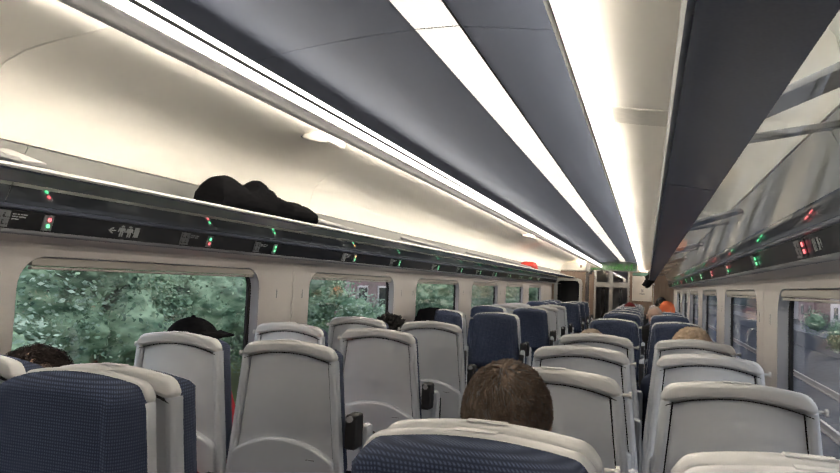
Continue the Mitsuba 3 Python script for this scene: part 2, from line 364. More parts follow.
# lined pictogram on the right fascia
k = thing('luggage_sign', 'pictogram of stacked bars and an upright bar on the right fascia', 'sign')
M = fascia_frame(1, 2.05)
put('bars', flat(shapely.union_all([sg.box(.0+.014*j, .028, .006+.014*j, .098) for j in range(3)]), .0006, .001, 'm_pictogram'), k, M)
put('upright', flat(shapely.union_all([sg.box(.054, .030, .070, .100), sg.box(.070, .062, .088, .068), sg.box(.085, .040, .091, .090)]), .0006, .001, 'm_pictogram'), k, M)

# ------------------------------------------------------------------ seats (local: shell back at y=0, seat faces +y, floor z=0)
def hw(z): return .188 + np.clip(1.13-z, 0, .46)*.105
ZC, ZP = 1.133, 1.202
def top_z(u, zp=ZP, drop=.022, corner=.042): return zp - drop*u**2 - corner*np.clip((np.abs(u)-.80)/.20, 0, 1)**2.6
def grid_cushion(zb, yb, thick, wscale, zp, corner, bolster, nu=29, nv=22, front=1, r=.035, wfix=None, power=2.):
    """a pad with a flat back at yb, rounded edges, top edge along top_z; front=+1: bulges to +y."""
    u = np.sin(np.linspace(-1, 1, nu)*PI/2); u = np.linspace(-1, 1, nu)*.35 + u*.65
    v = np.linspace(0, 1, nv); v = 1-(1-v)**1.5
    U, V_ = np.meshgrid(u, v)
    zt = top_z(U, zp, corner=corner)
    Z = zb + V_*(zt-zb)
    w = hw(Z)*wscale if wfix is None else wfix + 0*Z
    X = U*w
    d = np.minimum(np.minimum((1-np.abs(U))*w, zt-Z), (Z-zb)*1.5)
    q = np.clip(d/r, 0, 1)
    Y = thick*np.sqrt(np.clip(1-(1-q)**power, 0, 1))
    if bolster:
        a = np.abs(X)/w
        Y = Y + bolster*np.exp(-((a-.86)/.10)**2)*q - .007*np.exp(-((a-.70)/.018)**2)*q
    Vf = np.stack([X, yb + front*Y, Z], -1).reshape(-1, 3)
    Vb = np.stack([X, yb + 0*Y - front*.004, Z], -1).reshape(-1, 3)
    n = nu*nv; F = []
    for j in range(nv-1):
        for i in range(nu-1):
            a, b, c, e = j*nu+i, j*nu+i+1, (j+1)*nu+i+1, (j+1)*nu+i
            F += [[a, c, b], [a, e, c]]
            F += [[n+a, n+b, n+c], [n+a, n+c, n+e]]
    per = [i for i in range(nu)] + [j*nu+nu-1 for j in range(1, nv)] + [(nv-1)*nu+i for i in range(nu-2, -1, -1)] + [j*nu for j in range(nv-2, 0, -1)]
    for a, b in zip(per, per[1:]+per[:1]): F += [[a, b, n+b], [a, n+b, n+a]]
    m = trimesh.Trimesh(Vf if False else np.vstack([Vf, Vb]), np.array(F), process=False)
    return fix(m)
def cap_outline():
    u = np.linspace(-1, 1, 41)
    top = [(a*.190, float(top_z(np.array(a), corner=.030))) for a in u]
    bot = [(a*.190, 1.128 + .030*(1-a*a)) for a in np.linspace(1, -1, 21)]
    p = sg.Polygon(top + bot).buffer(0).buffer(-.0165, 8).buffer(.0165, 8)
    L = p.exterior.length
    return np.array([p.exterior.interpolate(L*t/150).coords[0] for t in range(150)])
def rail_outline(s):
    zs = np.linspace(1.143, .50, 8)
    o = [(s*hw(z)*1.0, z) for z in zs]; i_ = [(s*(hw(z)-.029), z) for z in zs[::-1]]
    return np.array(o + i_)
def arm_mesh(s):
    return box(s*.239, s*.277, .10, .165, .50, .915, .018)
R_SHELL = [(-.013, .012), (-.0095, .006), (-.004, .002), (.003, 0), (.016, 0), (.022, .003), (.025, .008)]
SEAT = {}
def seat_parts():
    SEAT['headrest_cap'] = P(puff(cap_outline(), R_SHELL), 'm_cap', 50)
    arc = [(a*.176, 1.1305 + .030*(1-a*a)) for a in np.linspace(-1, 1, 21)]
    SEAT['cap_shadow_line'] = P(puff(np.array(arc + [(x, z-.0022) for x, z in arc[::-1]]), [(-.0104, 0), (.0, 0)]), 'm_gap')  # thin dark strip standing in for the shadow line beneath the cap
    # back panel: gently convex sheet between the rails
    zs = np.linspace(.80, 1.165, 12); us = np.linspace(-1, 1, 17)
    V = []
    for z in zs:
        for u in us:
            zz = z if z < 1.1 else z
            V.append((u*(hw(zz)-.033), .006 - .010*(1-u*u) - .006*math.exp(-((zz-.98)/.12)**2)*(1-u*u), zz))
    F = []
    for j in range(len(zs)-1):
        for i in range(16):
            a = j*17+i; F += [[a, a+1, a+18], [a, a+18, a+17]]
    SEAT['back_panel'] = P(trimesh.Trimesh(np.array(V), np.array(F), process=False), 'm_shell', True)
    inner = np.array([(x, z) for x, z in [(-hw(.5)+.004, .5), (hw(.5)-.004, .5), (hw(.8)-.004, .8), (.168, 1.145), (.09, 1.175), (-.09, 1.175), (-.168, 1.145), (-hw(.8)+.004, .8)]])
    SEAT['core'] = P(puff(inner, [(.012, 0), (.024, 0)]), 'm_gap')
    for s in (-1, 1):
        SEAT['rail', s] = P(puff(rail_outline(s), [(-.010, .010), (-.006, .003), (.0, 0), (.024, 0), (.029, .005)]), 'm_shell', 50)
        SEAT['armrest', s] = P(arm_mesh(s), 'm_shell', 40)
        SEAT['armrest_pad', s] = P(box(s*.240, s*.276, .163, .180, .55, .88, .006), 'm_black', 40)
        SEAT['arm_pivot', s] = P(box(s*.225, s*.268, .012, .085, .842, .962, .010), 'm_black', 40)
        kn = trimesh.creation.cylinder(radius=.011, height=.012, sections=14); kn.apply_transform(trimesh.transformations.rotation_matrix(PI/2, [1, 0, 0])); kn.apply_translation([s*.246, .008, .948])
        SEAT['knob', s] = P(kn, 'm_chrome', 40)
        st = trimesh.creation.cylinder(radius=.005, height=.018, sections=10); hd = trimesh.creation.cylinder(radius=.0105, height=.007, sections=12); hd.apply_translation([0, 0, .012])
        pg = cat(st, hd); pg.apply_transform(trimesh.transformations.rotation_matrix(s*PI/2, [0, 1, 0])); pg.apply_translation([s*.198, .022, 1.142])
        SEAT['coat_hook', s] = P(pg, 'm_white', 40)
    tray = [(-.205, .53), (.205, .53)] + [(.207-.004, .795)] + [(a*.20, .800 + .062*(1-abs(a)**2.2)) for a in np.linspace(.97, -.97, 15)] + [(-.203, .795)]
    SEAT['tray_table'] = P(puff(np.array(tray), [(-.026, .012), (-.022, .004), (-.016, 0), (.004, 0)]), 'm_shell', 50)
    SEAT['tray_latch'] = P(box(.10, .135, -.0272, -.024, .800, .803, .001), 'm_strip')
    SEAT['tray_latch', 1] = SEAT['tray_latch']
    SEAT['backrest'] = P(grid_cushion(.735, .022, .078, .995, 1.196, .040, .012, nu=41), 'm_fabric', 60)
    SEAT['lumbar'] = P(grid_cushion(.50, .022, .098, .99, .735, .006, .010, nu=33, nv=10), 'm_fabric_low', 60)
    cs = box(-.225, .225, .08, .53, .36, .49, .04)
    SEAT['cushion'] = P(cs, 'm_fabric_low', 40)
    SEAT['base'] = P(cat(box(-.225, .225, .03, .50, .28, .36, .02), box(-.18, .18, .14, .24, .0, .29, .02)), 'm_shell', 40)
    pl = box(-.034, .034, -.005, .017, 1.2005, 1.2038, .0015)
    SEAT['number_tab'] = P(pl, 'm_cap', 30)
seat_parts()
def add_seat(x, y, away, arm_world, label, group, near=True, ax_col='aisle'):
    """arm_world: the side (+1/-1 in x) of the aisle armrest."""
    k = thing('train_seat', label, 'seat', group)
    M = T().translate([x, y, 0]) if away else T().translate([x, y, 0]).rotate([0, 0, 1], 180)
    s = arm_world if away else -arm_world
    for nm in ('headrest_cap', 'cap_shadow_line', 'back_panel', 'core', 'tray_table', 'backrest', 'lumbar', 'cushion', 'base', 'number_tab'):
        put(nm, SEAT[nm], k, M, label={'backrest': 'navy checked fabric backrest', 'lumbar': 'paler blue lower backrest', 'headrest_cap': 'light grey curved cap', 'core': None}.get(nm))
    if near and away: scene[k + '__tray_table__latch'] = {**SEAT['tray_latch'], 'to_world': M}
    for q in (-1, 1): put('side_rail', SEAT['rail', q], k, M)
    put('coat_hook', SEAT['coat_hook', -s], k, M)
    a = put('armrest', SEAT['armrest', s], k, M)
    scene[a + '__pad'] = {**SEAT['armrest_pad', s], 'to_world': M}
    if ax_col == 'window': return
    v = put('arm_pivot', SEAT['arm_pivot', s], k, M, label='black armrest pivot')
    scene[v + '__knob'] = {**SEAT['knob', s], 'to_world': M}
LEFT = [(1.25, 0), (1.32, 1), (2.166, 1), (3.006, 1), (3.846, 1), (5.66, 0), (5.73, 1), (7.46, 0), (7.53, 1), (8.38, 1), (9.24, 1), (11.16, 0), (12.05, 0), (12.95, 0)]
RIGHT = [(1.055, 0), (1.12, 1), (1.96, 1), (2.80, 1), (3.64, 1), (5.66, 0), (5.73, 1), (7.46, 0), (8.40, 0), (9.30, 0), (10.2, 0), (11.1, 0), (12.0, 0), (12.9, 0)]
for rows, bank in ((LEFT, 'left'), (RIGHT, 'right')):
    sg_ = -1 if bank == 'left' else 1
    for i, (y, away) in enumerate(rows):
        for ax in (.48, .9555):
            col = 'aisle' if ax < .7 else 'window'
            look = 'grey-backed seat facing away' if away else 'navy seat facing the camera'
            add_seat(sg_*ax, y, away, -sg_, f'{look}, {bank} bank {col} side, {ORD[i]} row from the camera', f'{"grey-backed" if away else "navy-fronted"} seats in the {bank} bank', y < 5, col)

# ------------------------------------------------------------------ bay tables
for sx, bank in ((-.718, 'left'), (.718, 'right')):
    k = thing('bay_table', f'grey bay table between facing seats in the {bank} bank', 'table', 'bay tables')
    put('top', P(puff(rrect(sx-.42, sx+.42, 4.45, 5.0, .05), [(.0, .004), (.004, 0), (.026, 0), (.03, .004)], 1), 'm_shell', 40), k) if False else put('top', P((lambda m: (m.apply_translation([0, 0, .70]), m)[1])(trimesh.creation.extrude_polygon(sg.Polygon(rrect(sx-.42, sx+.42, 4.48, 5.02, .05)), .03, engine='earcut')), 'm_shell', 30), k)
    put('leg', P(box(sx-.05, sx+.05, 4.70, 4.80, 0, .705, .02), 'm_shell', 30), k)

# ------------------------------------------------------------------ far end
wf = thing('wall_far', 'far bulkhead of wood-grain and cream panels with the vestibule door', None, kind='structure')
put('panel', P(box(-1.3, -.715, Y1, Y1+.05, 0, .50+EYE), 'm_wood'), wf)
put('panel', P(box(.255, 1.3, Y1, Y1+.05, 0, .54+EYE), 'm_wood'), wf)
put('upper_panel', P(box(.45, 1.3, Y1-.01, Y1+.05, .545+EYE, .98+EYE), 'm_cream'), wf)
put('upper_panel', P(box(-1.3, -1.05, Y1-.01, Y1+.05, .50+EYE, .98+EYE), 'm_cream'), wf)
put('green_strip', P(box(.33, .80, Y1-.02, Y1, .435+EYE, .52+EYE), 'm_postergreen'), wf)
k = thing('header_panel', 'glossy dark header above the vestibule door with a green dot display', 'display')
put('mirror_panel', P(box(-1.05, .45, Y1-.03, Y1+.02, .555+EYE, .98+EYE), 'm_glossdark'), k)
rng = np.random.default_rng(3)
dots = [sg.box(-1.0+.022*i, .575+.02*j, -1.0+.022*i+.017, .575+.02*j+.015) for i in range(64) for j in range(9) if rng.random() < (.55 if j < 6 else .3)]
m = cat(*[box(d.bounds[0], d.bounds[2], Y1-.036, Y1-.031, d.bounds[1]+EYE, d.bounds[3]+EYE) for d in dots])
put('dots', {**P(m, 'm_dark'), 'emitter': {'type': 'area', 'radiance': rgb(.016, .15, .006), 'sampling_weight': .01}}, k, kind='stuff', label='green display dots')
put('lower_edge', P(box(-1.05, .45, Y1-.045, Y1, .545+EYE, .557+EYE), 'm_frame'), k)
d = thing('door_1', 'glazed vestibule door with pale posts at the far end', None, kind='structure')
for a, b in ((-.715, -.66), (-.30, -.20), (.20, .255)): put('post', P(box(a, b, Y1-.04, Y1+.03, 0, .545+EYE, .006), 'm_frame', 30), d)
for a, b in ((-.66, -.30), (-.20, .20)):
    put('rail', P(box(a, b, Y1-.02, Y1+.02, .085+EYE, .225+EYE), 'm_frame'), d)
    put('transom_pane', P(box(a, b, Y1-.004, Y1+.004, .225+EYE, .545+EYE), 'm_glass'), d)
    put('pane', P(box(a, b, Y1-.004, Y1+.004, .05, .085+EYE), 'm_glass'), d)
    put('handle_bar', P(box((a+b)/2-.02, (a+b)/2+.06, Y1+.012, Y1+.02, .05, .05+EYE), 'm_gap'), d)
v = thing('wall_vestibule', 'dim grey vestibule beyond the door', None, kind='structure')
put('panel', P(box(-1.0, .6, 22.4, 22.45, 0, 2.3), 'm_strip'), v)
for x in (-1.0, .6): put('panel', P(box(x-.02, x+.02, Y1+.05, 22.4, 0, 2.3), 'm_rear'), v)
put('panel', P(box(-1.0, .6, Y1+.05, 22.4, -.05, 0), 'm_carpet'), v)
put('panel', P(box(-1.0, .6, Y1+.05, 22.4, 2.3, 2.34), 'm_slate'), v)
k = thing('poster', 'pale framed notice on the wood-grain bulkhead right of the door', 'poster')
put('sheet', P(box(.325, .87, Y1-.012, Y1-.002, -.27+EYE, .425+EYE), 'm_poster'), k)
put('motif', P(cat(box(.52, .66, Y1-.0135, Y1-.012, -.09+EYE, -.05+EYE), box(.57, .63, Y1-.0135, Y1-.012, -.02+EYE, .06+EYE)), 'm_frame'), k)
one('destination_sign', P(box(-1.04, -.78, Y1-.03, Y1-.004, .435+EYE, .495+EYE, .004), 'm_dark'), 'small black sign panel on the wood-grain wall left of the vestibule door', 'sign')
# luggage stack on the left, partition on the right
LS = 15.0
k = thing('luggage_stack', 'luggage stack with a rounded grey frame and dark interior at the far left', 'luggage stack')
outer = sg.Polygon(rrect(-1.20, -.60, .75, .225+EYE, .09)); inn = sg.Polygon(rrect(-1.13, -.665, .78, .165+EYE, .07))
def slab(poly, y, th, mtl, sm=False):
    m = trimesh.creation.extrude_polygon(poly, th, engine='earcut'); vv = m.vertices.copy(); m.vertices = np.stack([vv[:, 0], y + vv[:, 2], vv[:, 1]], 1); return P(fix(m), mtl, sm)
put('frame', slab(outer.difference(inn), LS-.04, .06, 'm_frame'), k, label='rounded grey frame')
panel = sg.box(-1.25, 0, -.54, .38+EYE).difference(inn)
put('front_panel', slab(panel, LS, .03, 'm_wood'), k)
put('interior', P(cat(box(-1.25, -1.2, LS+.03, LS+1.0, .02, .37+EYE), box(-.58, -.54, LS+.03, LS+1.0, .02, .37+EYE), box(-1.25, -.54, LS+1.0, LS+1.03, .02, .37+EYE), box(-1.25, -.54, LS+.03, LS+1.0, .36+EYE, .38+EYE)), 'm_dark'), k)
put('shelf', P(box(-1.2, -.58, LS+.05, LS+.98, .78, .80), 'm_dark'), k)
put('canopy', P(box(-1.29, -.53, LS-.02, LS+1.05, .385+EYE, .57+EYE, .02), 'm_cream', 30), k, label='cream box canopy')
put('camera_eye', P(box(-.66, -.61, LS-.03, LS-.018, .46+EYE, .52+EYE, .004), 'm_wood'), k)
k = thing('partition_panel', 'wood-grain partition panel at the far right below the rack end', 'partition')
put('panel', P(box(.855, 1.28, 15.0, 15.04, 0, .58+EYE), 'm_wood'), k)
put('side_panel', P(box(.855, .885, 15.04, 19.9, 0, .58+EYE), 'm_wood'), k)
put('edge_trim', P(box(.848, .857, 14.99, 15.04, 0, .58+EYE), 'm_frame'), k)

# ------------------------------------------------------------------ things on the racks and ceiling
def lump(ys, tops, fronts, xr, seed, amp=.012, base=.262, slope=0.):
    """cloth-like heap along y: cross-sections from the front line to the back."""
    ys = [q - .07 for q in ys] if ys[0] < 3 else ys; n = 22; V = []
    rng_ = np.random.default_rng(seed)
    for y, t, f in zip(ys, tops, fronts):
        for j in range(n):
            a = 2*PI*j/n
            cx, hx = (f + xr)/2, abs(xr - f)/2
            px = cx + hx*math.copysign(abs(math.cos(a))**.8, math.cos(a))
            hh = t - base
            pz = base + hh*(.5 + .5*math.copysign(abs(math.sin(a))**.75, math.sin(a)))
            V.append((px, y, pz))
    V = np.array(V)
    V0 = V.copy()
    nz = meshkit.fbm(V0*np.array([14, 9, 14]), 4, seed)-.5
    fold = np.sin((V0[:, 1]*26 + V0[:, 2]*30 + 3*meshkit.noise(V0*7, seed)*2))*.5
    c = np.array([(np.array(fronts).mean()+xr)/2, 0, base+.03])
    dirn = V - (c*np.array([1, 0, 1]) + V*np.array([0, 1, 0])); dirn /= np.linalg.norm(dirn, axis=1, keepdims=True)+1e-9
    V = V + dirn*(nz*amp*2.2 + fold*amp*.35)[:, None]
    V[:, 2] = np.maximum(V[:, 2], base-.002)
    F = []
    for i in range(len(ys)-1):
        for j in range(n):
            q = (j+1) % n; F += [[i*n+j, i*n+q, (i+1)*n+q], [i*n+j, (i+1)*n+q, (i+1)*n+j]]
    for st in (0, (len(ys)-1)*n):
        for j in range(1, n-1): F.append([st, st+j, st+j+1] if st else [st, st+j+1, st+j])
    m = fix(trimesh.Trimesh(V, np.array(F), process=False)); m.apply_translation([0, 0, EYE]); return m
yy = [2.245, 2.25, 2.262, 2.28, 2.32, 2.36, 2.40, 2.43, 2.455, 2.475, 2.50, 2.525, 2.55, 2.575, 2.60, 2.635, 2.67, 2.705, 2.74, 2.79, 2.84, 2.89, 2.93, 2.955, 2.97]
tt = [.29, .335, .362, .378, .386, .384, .368, .355, .348, .350, .366, .390, .404, .398, .385, .378, .358, .342, .334, .340, .336, .330, .322, .312, .285]
one('backpack', P(lump(yy, tt, [-.80 if q < 2.7 else -.77 for q in yy], -.93, 4, .017, .247), 'm_coat', 40), 'crumpled black bag lying on the left luggage rack', 'bag')
one('red_parcel', P(lump([9.5, 9.55, 9.7, 9.85, 9.9], [.30, .355, .36, .34, .29], [-.78]*5, -.98, 7, .006, .247), 'm_red', 40), 'small red parcel far along the left luggage rack', 'parcel')
def hanging_bag():
    k = thing('hanging_bag', 'dark bag hanging by straps from the far end of the right rack', 'bag')
    a = trimesh.creation.icosphere(3, 1.0); v = a.vertices; v = v*np.array([.095, .07, .155]); v[:, 2] *= 1 - .15*(v[:, 2] > 0); v[:, 0] -= .35*(v[:, 2]-.02)*(v[:, 2] < .02)*-1; v += (meshkit.fbm(v*15, 3, 2)-.5)[:, None]*np.array([.11, .05, .08]); a.vertices = v + [.775, 14.3, .225+EYE]
    put('body', P(a, 'm_coat', True), k)
    for dx in (-.035, .035):
        put('strap', P(tube([(.79+dx, 14.3, .30+EYE), (.785+dx, 14.27, .37+EYE), (.765+dx*.4, 14.26, .42+EYE), (.752, 14.28, .262+EYE) if False else (.758+dx*.3, 14.3, .257+EYE)], .009), 'm_coat', 60), k)
    put('tag', P(box(.83, .87, 14.22, 14.225, .13+EYE, .17+EYE), 'm_white'), k)
hanging_bag()
for i, y in enumerate((2.66, 8.1)):
    k = thing('ceiling_sensor', 'white wedge sensor under the left cream ceiling panel, ' + ('nearer one' if i == 0 else 'farther one'), 'sensor', None)
    prof = np.array([(-.575, .640), (-.69, .624), (-.705, .606), (-.66, .590), (-.60, .578), (-.57, .585)])
    m = puff(np.array(prof), [(y-.085, .012), (y-.08, .003), (y-.07, 0), (y+.07, 0), (y+.08, .003), (y+.085, .012)]); m.apply_translation([0, 0, EYE])
    put('housing', P(m, 'm_cream', 40), k)
    put('lens', P(box(-.712, -.698, y-.075, y-.05, .606+EYE, .618+EYE, .004), 'm_black'), k)

# ------------------------------------------------------------------ people
def hullchain(pairs):
    M = m3.Manifold()
    for pts in pairs:
        sp = [m3.Manifold.sphere(r, 20).translate(list(map(float, p))) for p, r in pts]
        M = M + m3.Manifold.batch_hull(sp)
    return M
def to_tri(M, step, taubin):
    m = M.refine_to_length(step).to_mesh(); t = trimesh.Trimesh(m.vert_properties[:, :3], m.tri_verts)
    t.merge_vertices(); trimesh.smoothing.filter_taubin(t, iterations=taubin); return t
def limbs(s, extra=0.):
    sh, el, wr = (s*.185, .06, .98), (s*.235, .14, .73), (s*.13, .40, .655)
    hip, kn, an = (s*.10, .10, .56), (s*.12, .50, .56), (s*.12, .50, .10)
    arms = [[(sh, .058+extra), (el, .044+extra)], [(el, .044+extra), (wr, .030+extra)]]
    legs = [[(hip, .088+extra), (kn, .062+extra)], [(kn, .060+extra), (an, .040+extra)]]
    return arms, legs, wr, an
def torso(extra=0.):
    return [[((-.08, .09, .56), .10+extra), ((.08, .09, .56), .10+extra), ((-.10, .07, .76), .095+extra), ((.10, .07, .76), .095+extra)],
            [((-.10, .07, .76), .095+extra), ((.10, .07, .76), .095+extra), ((-.125, .05, .95), .088+extra), ((.125, .05, .95), .088+extra)],
            [((-.125, .05, .95), .088+extra), ((.125, .05, .95), .088+extra), ((0, .055, 1.03), .055+extra)]]
def head_parts():
    return [[((0, .022, 1.205), .080), ((0, .075, 1.20), .070), ((0, .03, 1.15), .068)], [((0, .078, 1.17), .060), ((0, .102, 1.095), .034)], [((0, .05, 1.02), .056), ((0, .055, 1.13), .054)],
            [((0, .150, 1.185), .009), ((0, .163, 1.140), .014)], [((-.016, .149, 1.135), .010), ((.016, .149, 1.135), .010)], [((-.02, .128, 1.105), .009), ((.02, .128, 1.105), .009)],
            [((-.035, .138, 1.20), .011), ((.035, .138, 1.20), .011)]] + [[((s*.076, .040, 1.180), .015), ((s*.083, .030, 1.150), .011)] for s in (-1, 1)]
def hand(s, wr):
    w = np.array(wr); out = []
    f = np.array([-s*.55, .80, -.10]); f /= np.linalg.norm(f); sd = np.array([s*.82, .55, 0]); up = np.array([0, 0, 1.])
    pal = w + f*.075
    out.append([(w, .026), (pal + sd*.026, .016), (pal - sd*.026, .016)])
    for q, L in zip((-.031, -.010, .011, .031), (.068, .078, .074, .058)):
        a = pal + sd*q; b = a + f*L*.5 - up*.008; c = b + f*L*.42 - up*.022
        out += [[(a, .0095), (b, .0085)], [(b, .0085), (c, .0075)]]
    a = w + f*.03 - sd*.022; b = a - sd*.03 + f*.028; c = b + f*.03 - up*.008
    out += [[(a, .012), (b, .0105)], [(b, .0105), (c, .009)]]
    return out
def body_mesh():
    ch = torso() + head_parts()
    for s in (-1, 1):
        a, l, wr, an = limbs(s); ch += a + l + hand(s, wr)
        ch.append([((an[0], an[1]-.02, .05), .04), ((an[0], an[1]+.15, .035), .033)])
    return to_tri(hullchain(ch), .016, 6)
BODY = body_mesh()
TOP = to_tri(hullchain(torso(.014) + limbs(-1, .013)[0] + limbs(1, .013)[0]), .022, 8)
LEGS = to_tri(hullchain([[((-.08, .09, .56), .112), ((.08, .09, .56), .112), ((-.08, .08, .66), .108), ((.08, .08, .66), .108)]] + limbs(-1, .013)[1] + limbs(1, .013)[1]), .022, 8)
EYES = cat(*[(lambda e: (e.apply_translation([s*.033, .138, 1.172]), e)[1])(trimesh.creation.icosphere(2, .0105)) for s in (-1, 1)])
SKINS = {'fair': (.55, .36, .27), 'pink': (.40, .26, .205), 'tan': (.42, .27, .18)}
for n_, c_ in SKINS.items(): mat('m_skin_' + n_, c_, .5, .35)
mat('m_eye', (.05, .04, .035), .2, .5)
def hair_mat(name, a, b, sc=90.):
    mat(name, proc(lambda p, n, uv: mix(a, b, fbm(p.x*sc*1.4, p.y*sc*.7, p.z*sc*.5, 3))), .6, .15)
hair_mat('m_hair_brown', (.06, .043, .033), (.25, .185, .145))
hair_mat('m_hair_greying', (.09, .085, .085), (.26, .25, .25))
hair_mat('m_hair_dark', (.012, .009, .009), (.045, .032, .030))
hair_mat('m_hair_blonde', (.36, .25, .16), (.68, .55, .42))
hair_mat('m_hair_black', (.005, .005, .005), (.014, .013, .013))
hair_mat('m_hair_sandy', (.26, .20, .15), (.44, .36, .29))
hair_mat('m_hair_stubble', (.24, .18, .15), (.36, .29, .25))
mat('m_beanie', mottled((.62, .13, .045), (.78, .20, .08), 120., 2), .8, .2, sheen=.4)
mat('m_darkred', mottled((.09, .012, .014), (.14, .02, .02), 90., 2), .8, .2)
CLOTH = {'navy': (.03, .04, .07), 'grey': (.09, .09, .10), 'red': (.32, .02, .03), 'black': (.012, .012, .013), 'denim': (.05, .07, .12)}
for n_, c_ in CLOTH.items(): mat('m_cloth_' + n_, c_, .85, .15, sheen=.2)
PB, PE = {q: P(BODY, 'm_skin_' + q, True) for q in SKINS}, P(EYES, 'm_eye', True)
PT, PL = {q: P(TOP, 'm_cloth_' + q, True) for q in CLOTH}, {q: P(LEGS, 'm_cloth_' + q, True) for q in CLOTH}
HC = np.array([0, .04, 1.192])      # centre of the skull
def scalp(th, seed, low=-.25, front=.35, rough=.006, size=(.080, .101, .098)):
    """hair as a cap over the skull: th thickness, low: how far down the back, front: hairline."""
    m = trimesh.creation.icosphere(5, 1.0); v = m.vertices
    keep = (v[:, 2] > low + .55*np.clip(v[:, 1], -1, 1)*1.0 + front*np.clip(v[:, 1]-.35, 0, 1))
    tri = m.faces[keep[m.faces].all(1)]
    used = np.unique(tri); re = -np.ones(len(v), int); re[used] = np.arange(len(used))
    w = v[used]; n1 = meshkit.fbm(w*np.array([9, 4, 5]), 3, seed)-.5; n2 = meshkit.noise(w*np.array([26, 10, 12]), seed+1)-.5
    r = np.array(size)*(1+0*w) + th
    out = w*(r + (rough*(2.2*n1 + 1.1*n2))[:, None]) + HC
    inn = w*(np.array(size)-.012) + HC
    k = len(used); F = re[tri]
    e = np.sort(np.vstack([F[:, [0, 1]], F[:, [1, 2]], F[:, [2, 0]]]), 1)
    d = np.vstack([F[:, [0, 1]], F[:, [1, 2]], F[:, [2, 0]]])
    uq, inv, cnt = np.unique(e, axis=0, return_inverse=True, return_counts=True)
    be = d[cnt[inv.ravel()] == 1]
    side = np.vstack([np.stack([be[:, 1], be[:, 0], be[:, 0]+k], 1), np.stack([be[:, 1], be[:, 0]+k, be[:, 1]+k], 1)])
    return trimesh.Trimesh(np.vstack([out, inn]), np.vstack([F, F[:, ::-1]+k, side]), process=False)
def strands(n, seed, th, length, size=(.080, .101, .098), crown=(.1, -.45, .88), low=-.3, lift=.008, r=.0009):
    rng_ = np.random.default_rng(seed); c = np.array(crown)/np.linalg.norm(crown); ms = []
    while len(ms) < n:
        d = rng_.normal(size=3); d /= np.linalg.norm(d)
        if d[2] < low + .55*d[1] + .35*max(0, d[1]-.35): continue
        t = d - c*(d@c); t /= np.linalg.norm(t)+1e-6
        sw = np.cross(c, t); t = t*.9 + sw*.45 + rng_.normal(size=3)*.22
        t -= d*(t@d); t /= np.linalg.norm(t)
        L = length*(.6 + .8*rng_.random()); pts = []
        for a in np.linspace(0, 1, 5):
            q = d + t*(L*a/.11); q /= np.linalg.norm(q)
            pts.append(HC + q*(np.array(size) + th + lift*(.25 + math.sin(a*PI*.8)*rng_.random()) - .004*(a > .9)))
        ms.append(tube(np.array(pts), np.array([r, r, r, r*.8, r*.3]), 3))
    return cat(*ms)
def person(label, x, y, head_top, away, skin, top, legs, hair=(), lean=0., turn=0., base_top=1.300):
    """a seated figure: local z of the crown is base_top; lowered or raised as a whole by a few centimetres."""
    k = thing('person', label, 'person')
    M = T().translate([x, y, head_top - base_top]).rotate([0, 0, 1], (0 if away else 180) + turn)
    scene[k + '__body'] = {**PB[skin], 'to_world': M}
    put('eyes', PE, k, M); put('top', PT[top], k, M); put('trousers', PL[legs], k, M)
    for nm, sh, lb in hair: put(nm, sh, k, M, label=lb)
    return k
E_ = EYE
person('man with swept brown hair greying at the sides, behind the nearest aisle seats', .460, 1.36, 1.277, True, 'fair', 'grey', 'navy',
       [('hair', P(scalp(.005, 11, -.62, .25, .009), 'm_hair_brown', True), 'swept brown hair'), ('strands', P(strands(2600, 5, .002, .08, low=-.35, lift=.010, r=.0013), 'm_hair_brown', True), None), ('grey_strands', P(strands(900, 6, .003, .05, low=-.9, crown=(0, -.2, .95)), 'm_hair_greying', True), 'greying strands')])
scene_keys = [q for q in scene if q.startswith('person__')]
for q in scene_keys:
    if 'strands' in q: labels.setdefault(q, {})['kind'] = 'stuff'
DH = P(cat(scalp(.003, 23, -.55, .3, .012), strands(1500, 8, .005, .05, lift=.014)), 'm_hair_dark', True)
person('passenger with tousled dark hair at the near left window', -.905, 1.45, 1.203, True, 'fair', 'black', 'navy', [('hair', DH, 'tousled dark hair')])
def cap_mesh():
    m = trimesh.creation.icosphere(4, 1.0); v = m.vertices; m.vertices = np.where(v[:, 2:] < -.12, v*[1, 1, 0]+[0, 0, -.12], v)*np.array([.090, .112, .100]) + HC + [0, 0, .012]
    return m
def visor_mesh():
    a = np.linspace(-1, 1, 15); V = []
    for t in a:
        w_ = .082*t
        for rr, dz in ((.0, 0), (1., -.008)):
            L = .10 + (.075*math.sqrt(max(0, 1-t*t*.92)))*rr
            V.append((w_, .04 + L*(1-.18*t*t), HC[2] + .060 + dz - .012*t*t*rr))
    V = np.array(V); V2 = V - [0, 0, .009]; n = len(V); F = []
    for i in range(14):
        p, q, r, s_ = 2*i, 2*i+1, 2*i+3, 2*i+2
        F += [[p, q, r], [p, r, s_], [n+p, n+r, n+q], [n+p, n+s_, n+r], [q, n+q, n+r], [q, n+r, r]]
    return fix(trimesh.Trimesh(np.vstack([V, V2]), np.array(F), process=False))
CAPM, VIS = P(cap_mesh(), 'm_coat', True), P(visor_mesh(), 'm_coat')
btn = trimesh.creation.icosphere(2, .009); btn.apply_translation(HC + [0, 0, .112])
k = person('passenger in a black cap and red top by the left window, visor pointing right', -1.06, 2.33, 1.246, True, 'fair', 'red', 'denim', [('cap', CAPM, 'black cap'), ('hair', P(scalp(.004, 31, -.6, .3, .004), 'm_hair_black', True), None)], turn=-80)
kc = k + '__cap'
scene[kc + '__visor'] = {**scene[kc], **VIS, 'to_world': scene[kc]['to_world']}
scene[kc + '__button'] = {**P(btn, 'm_coat', True), 'to_world': scene[kc]['to_world']}
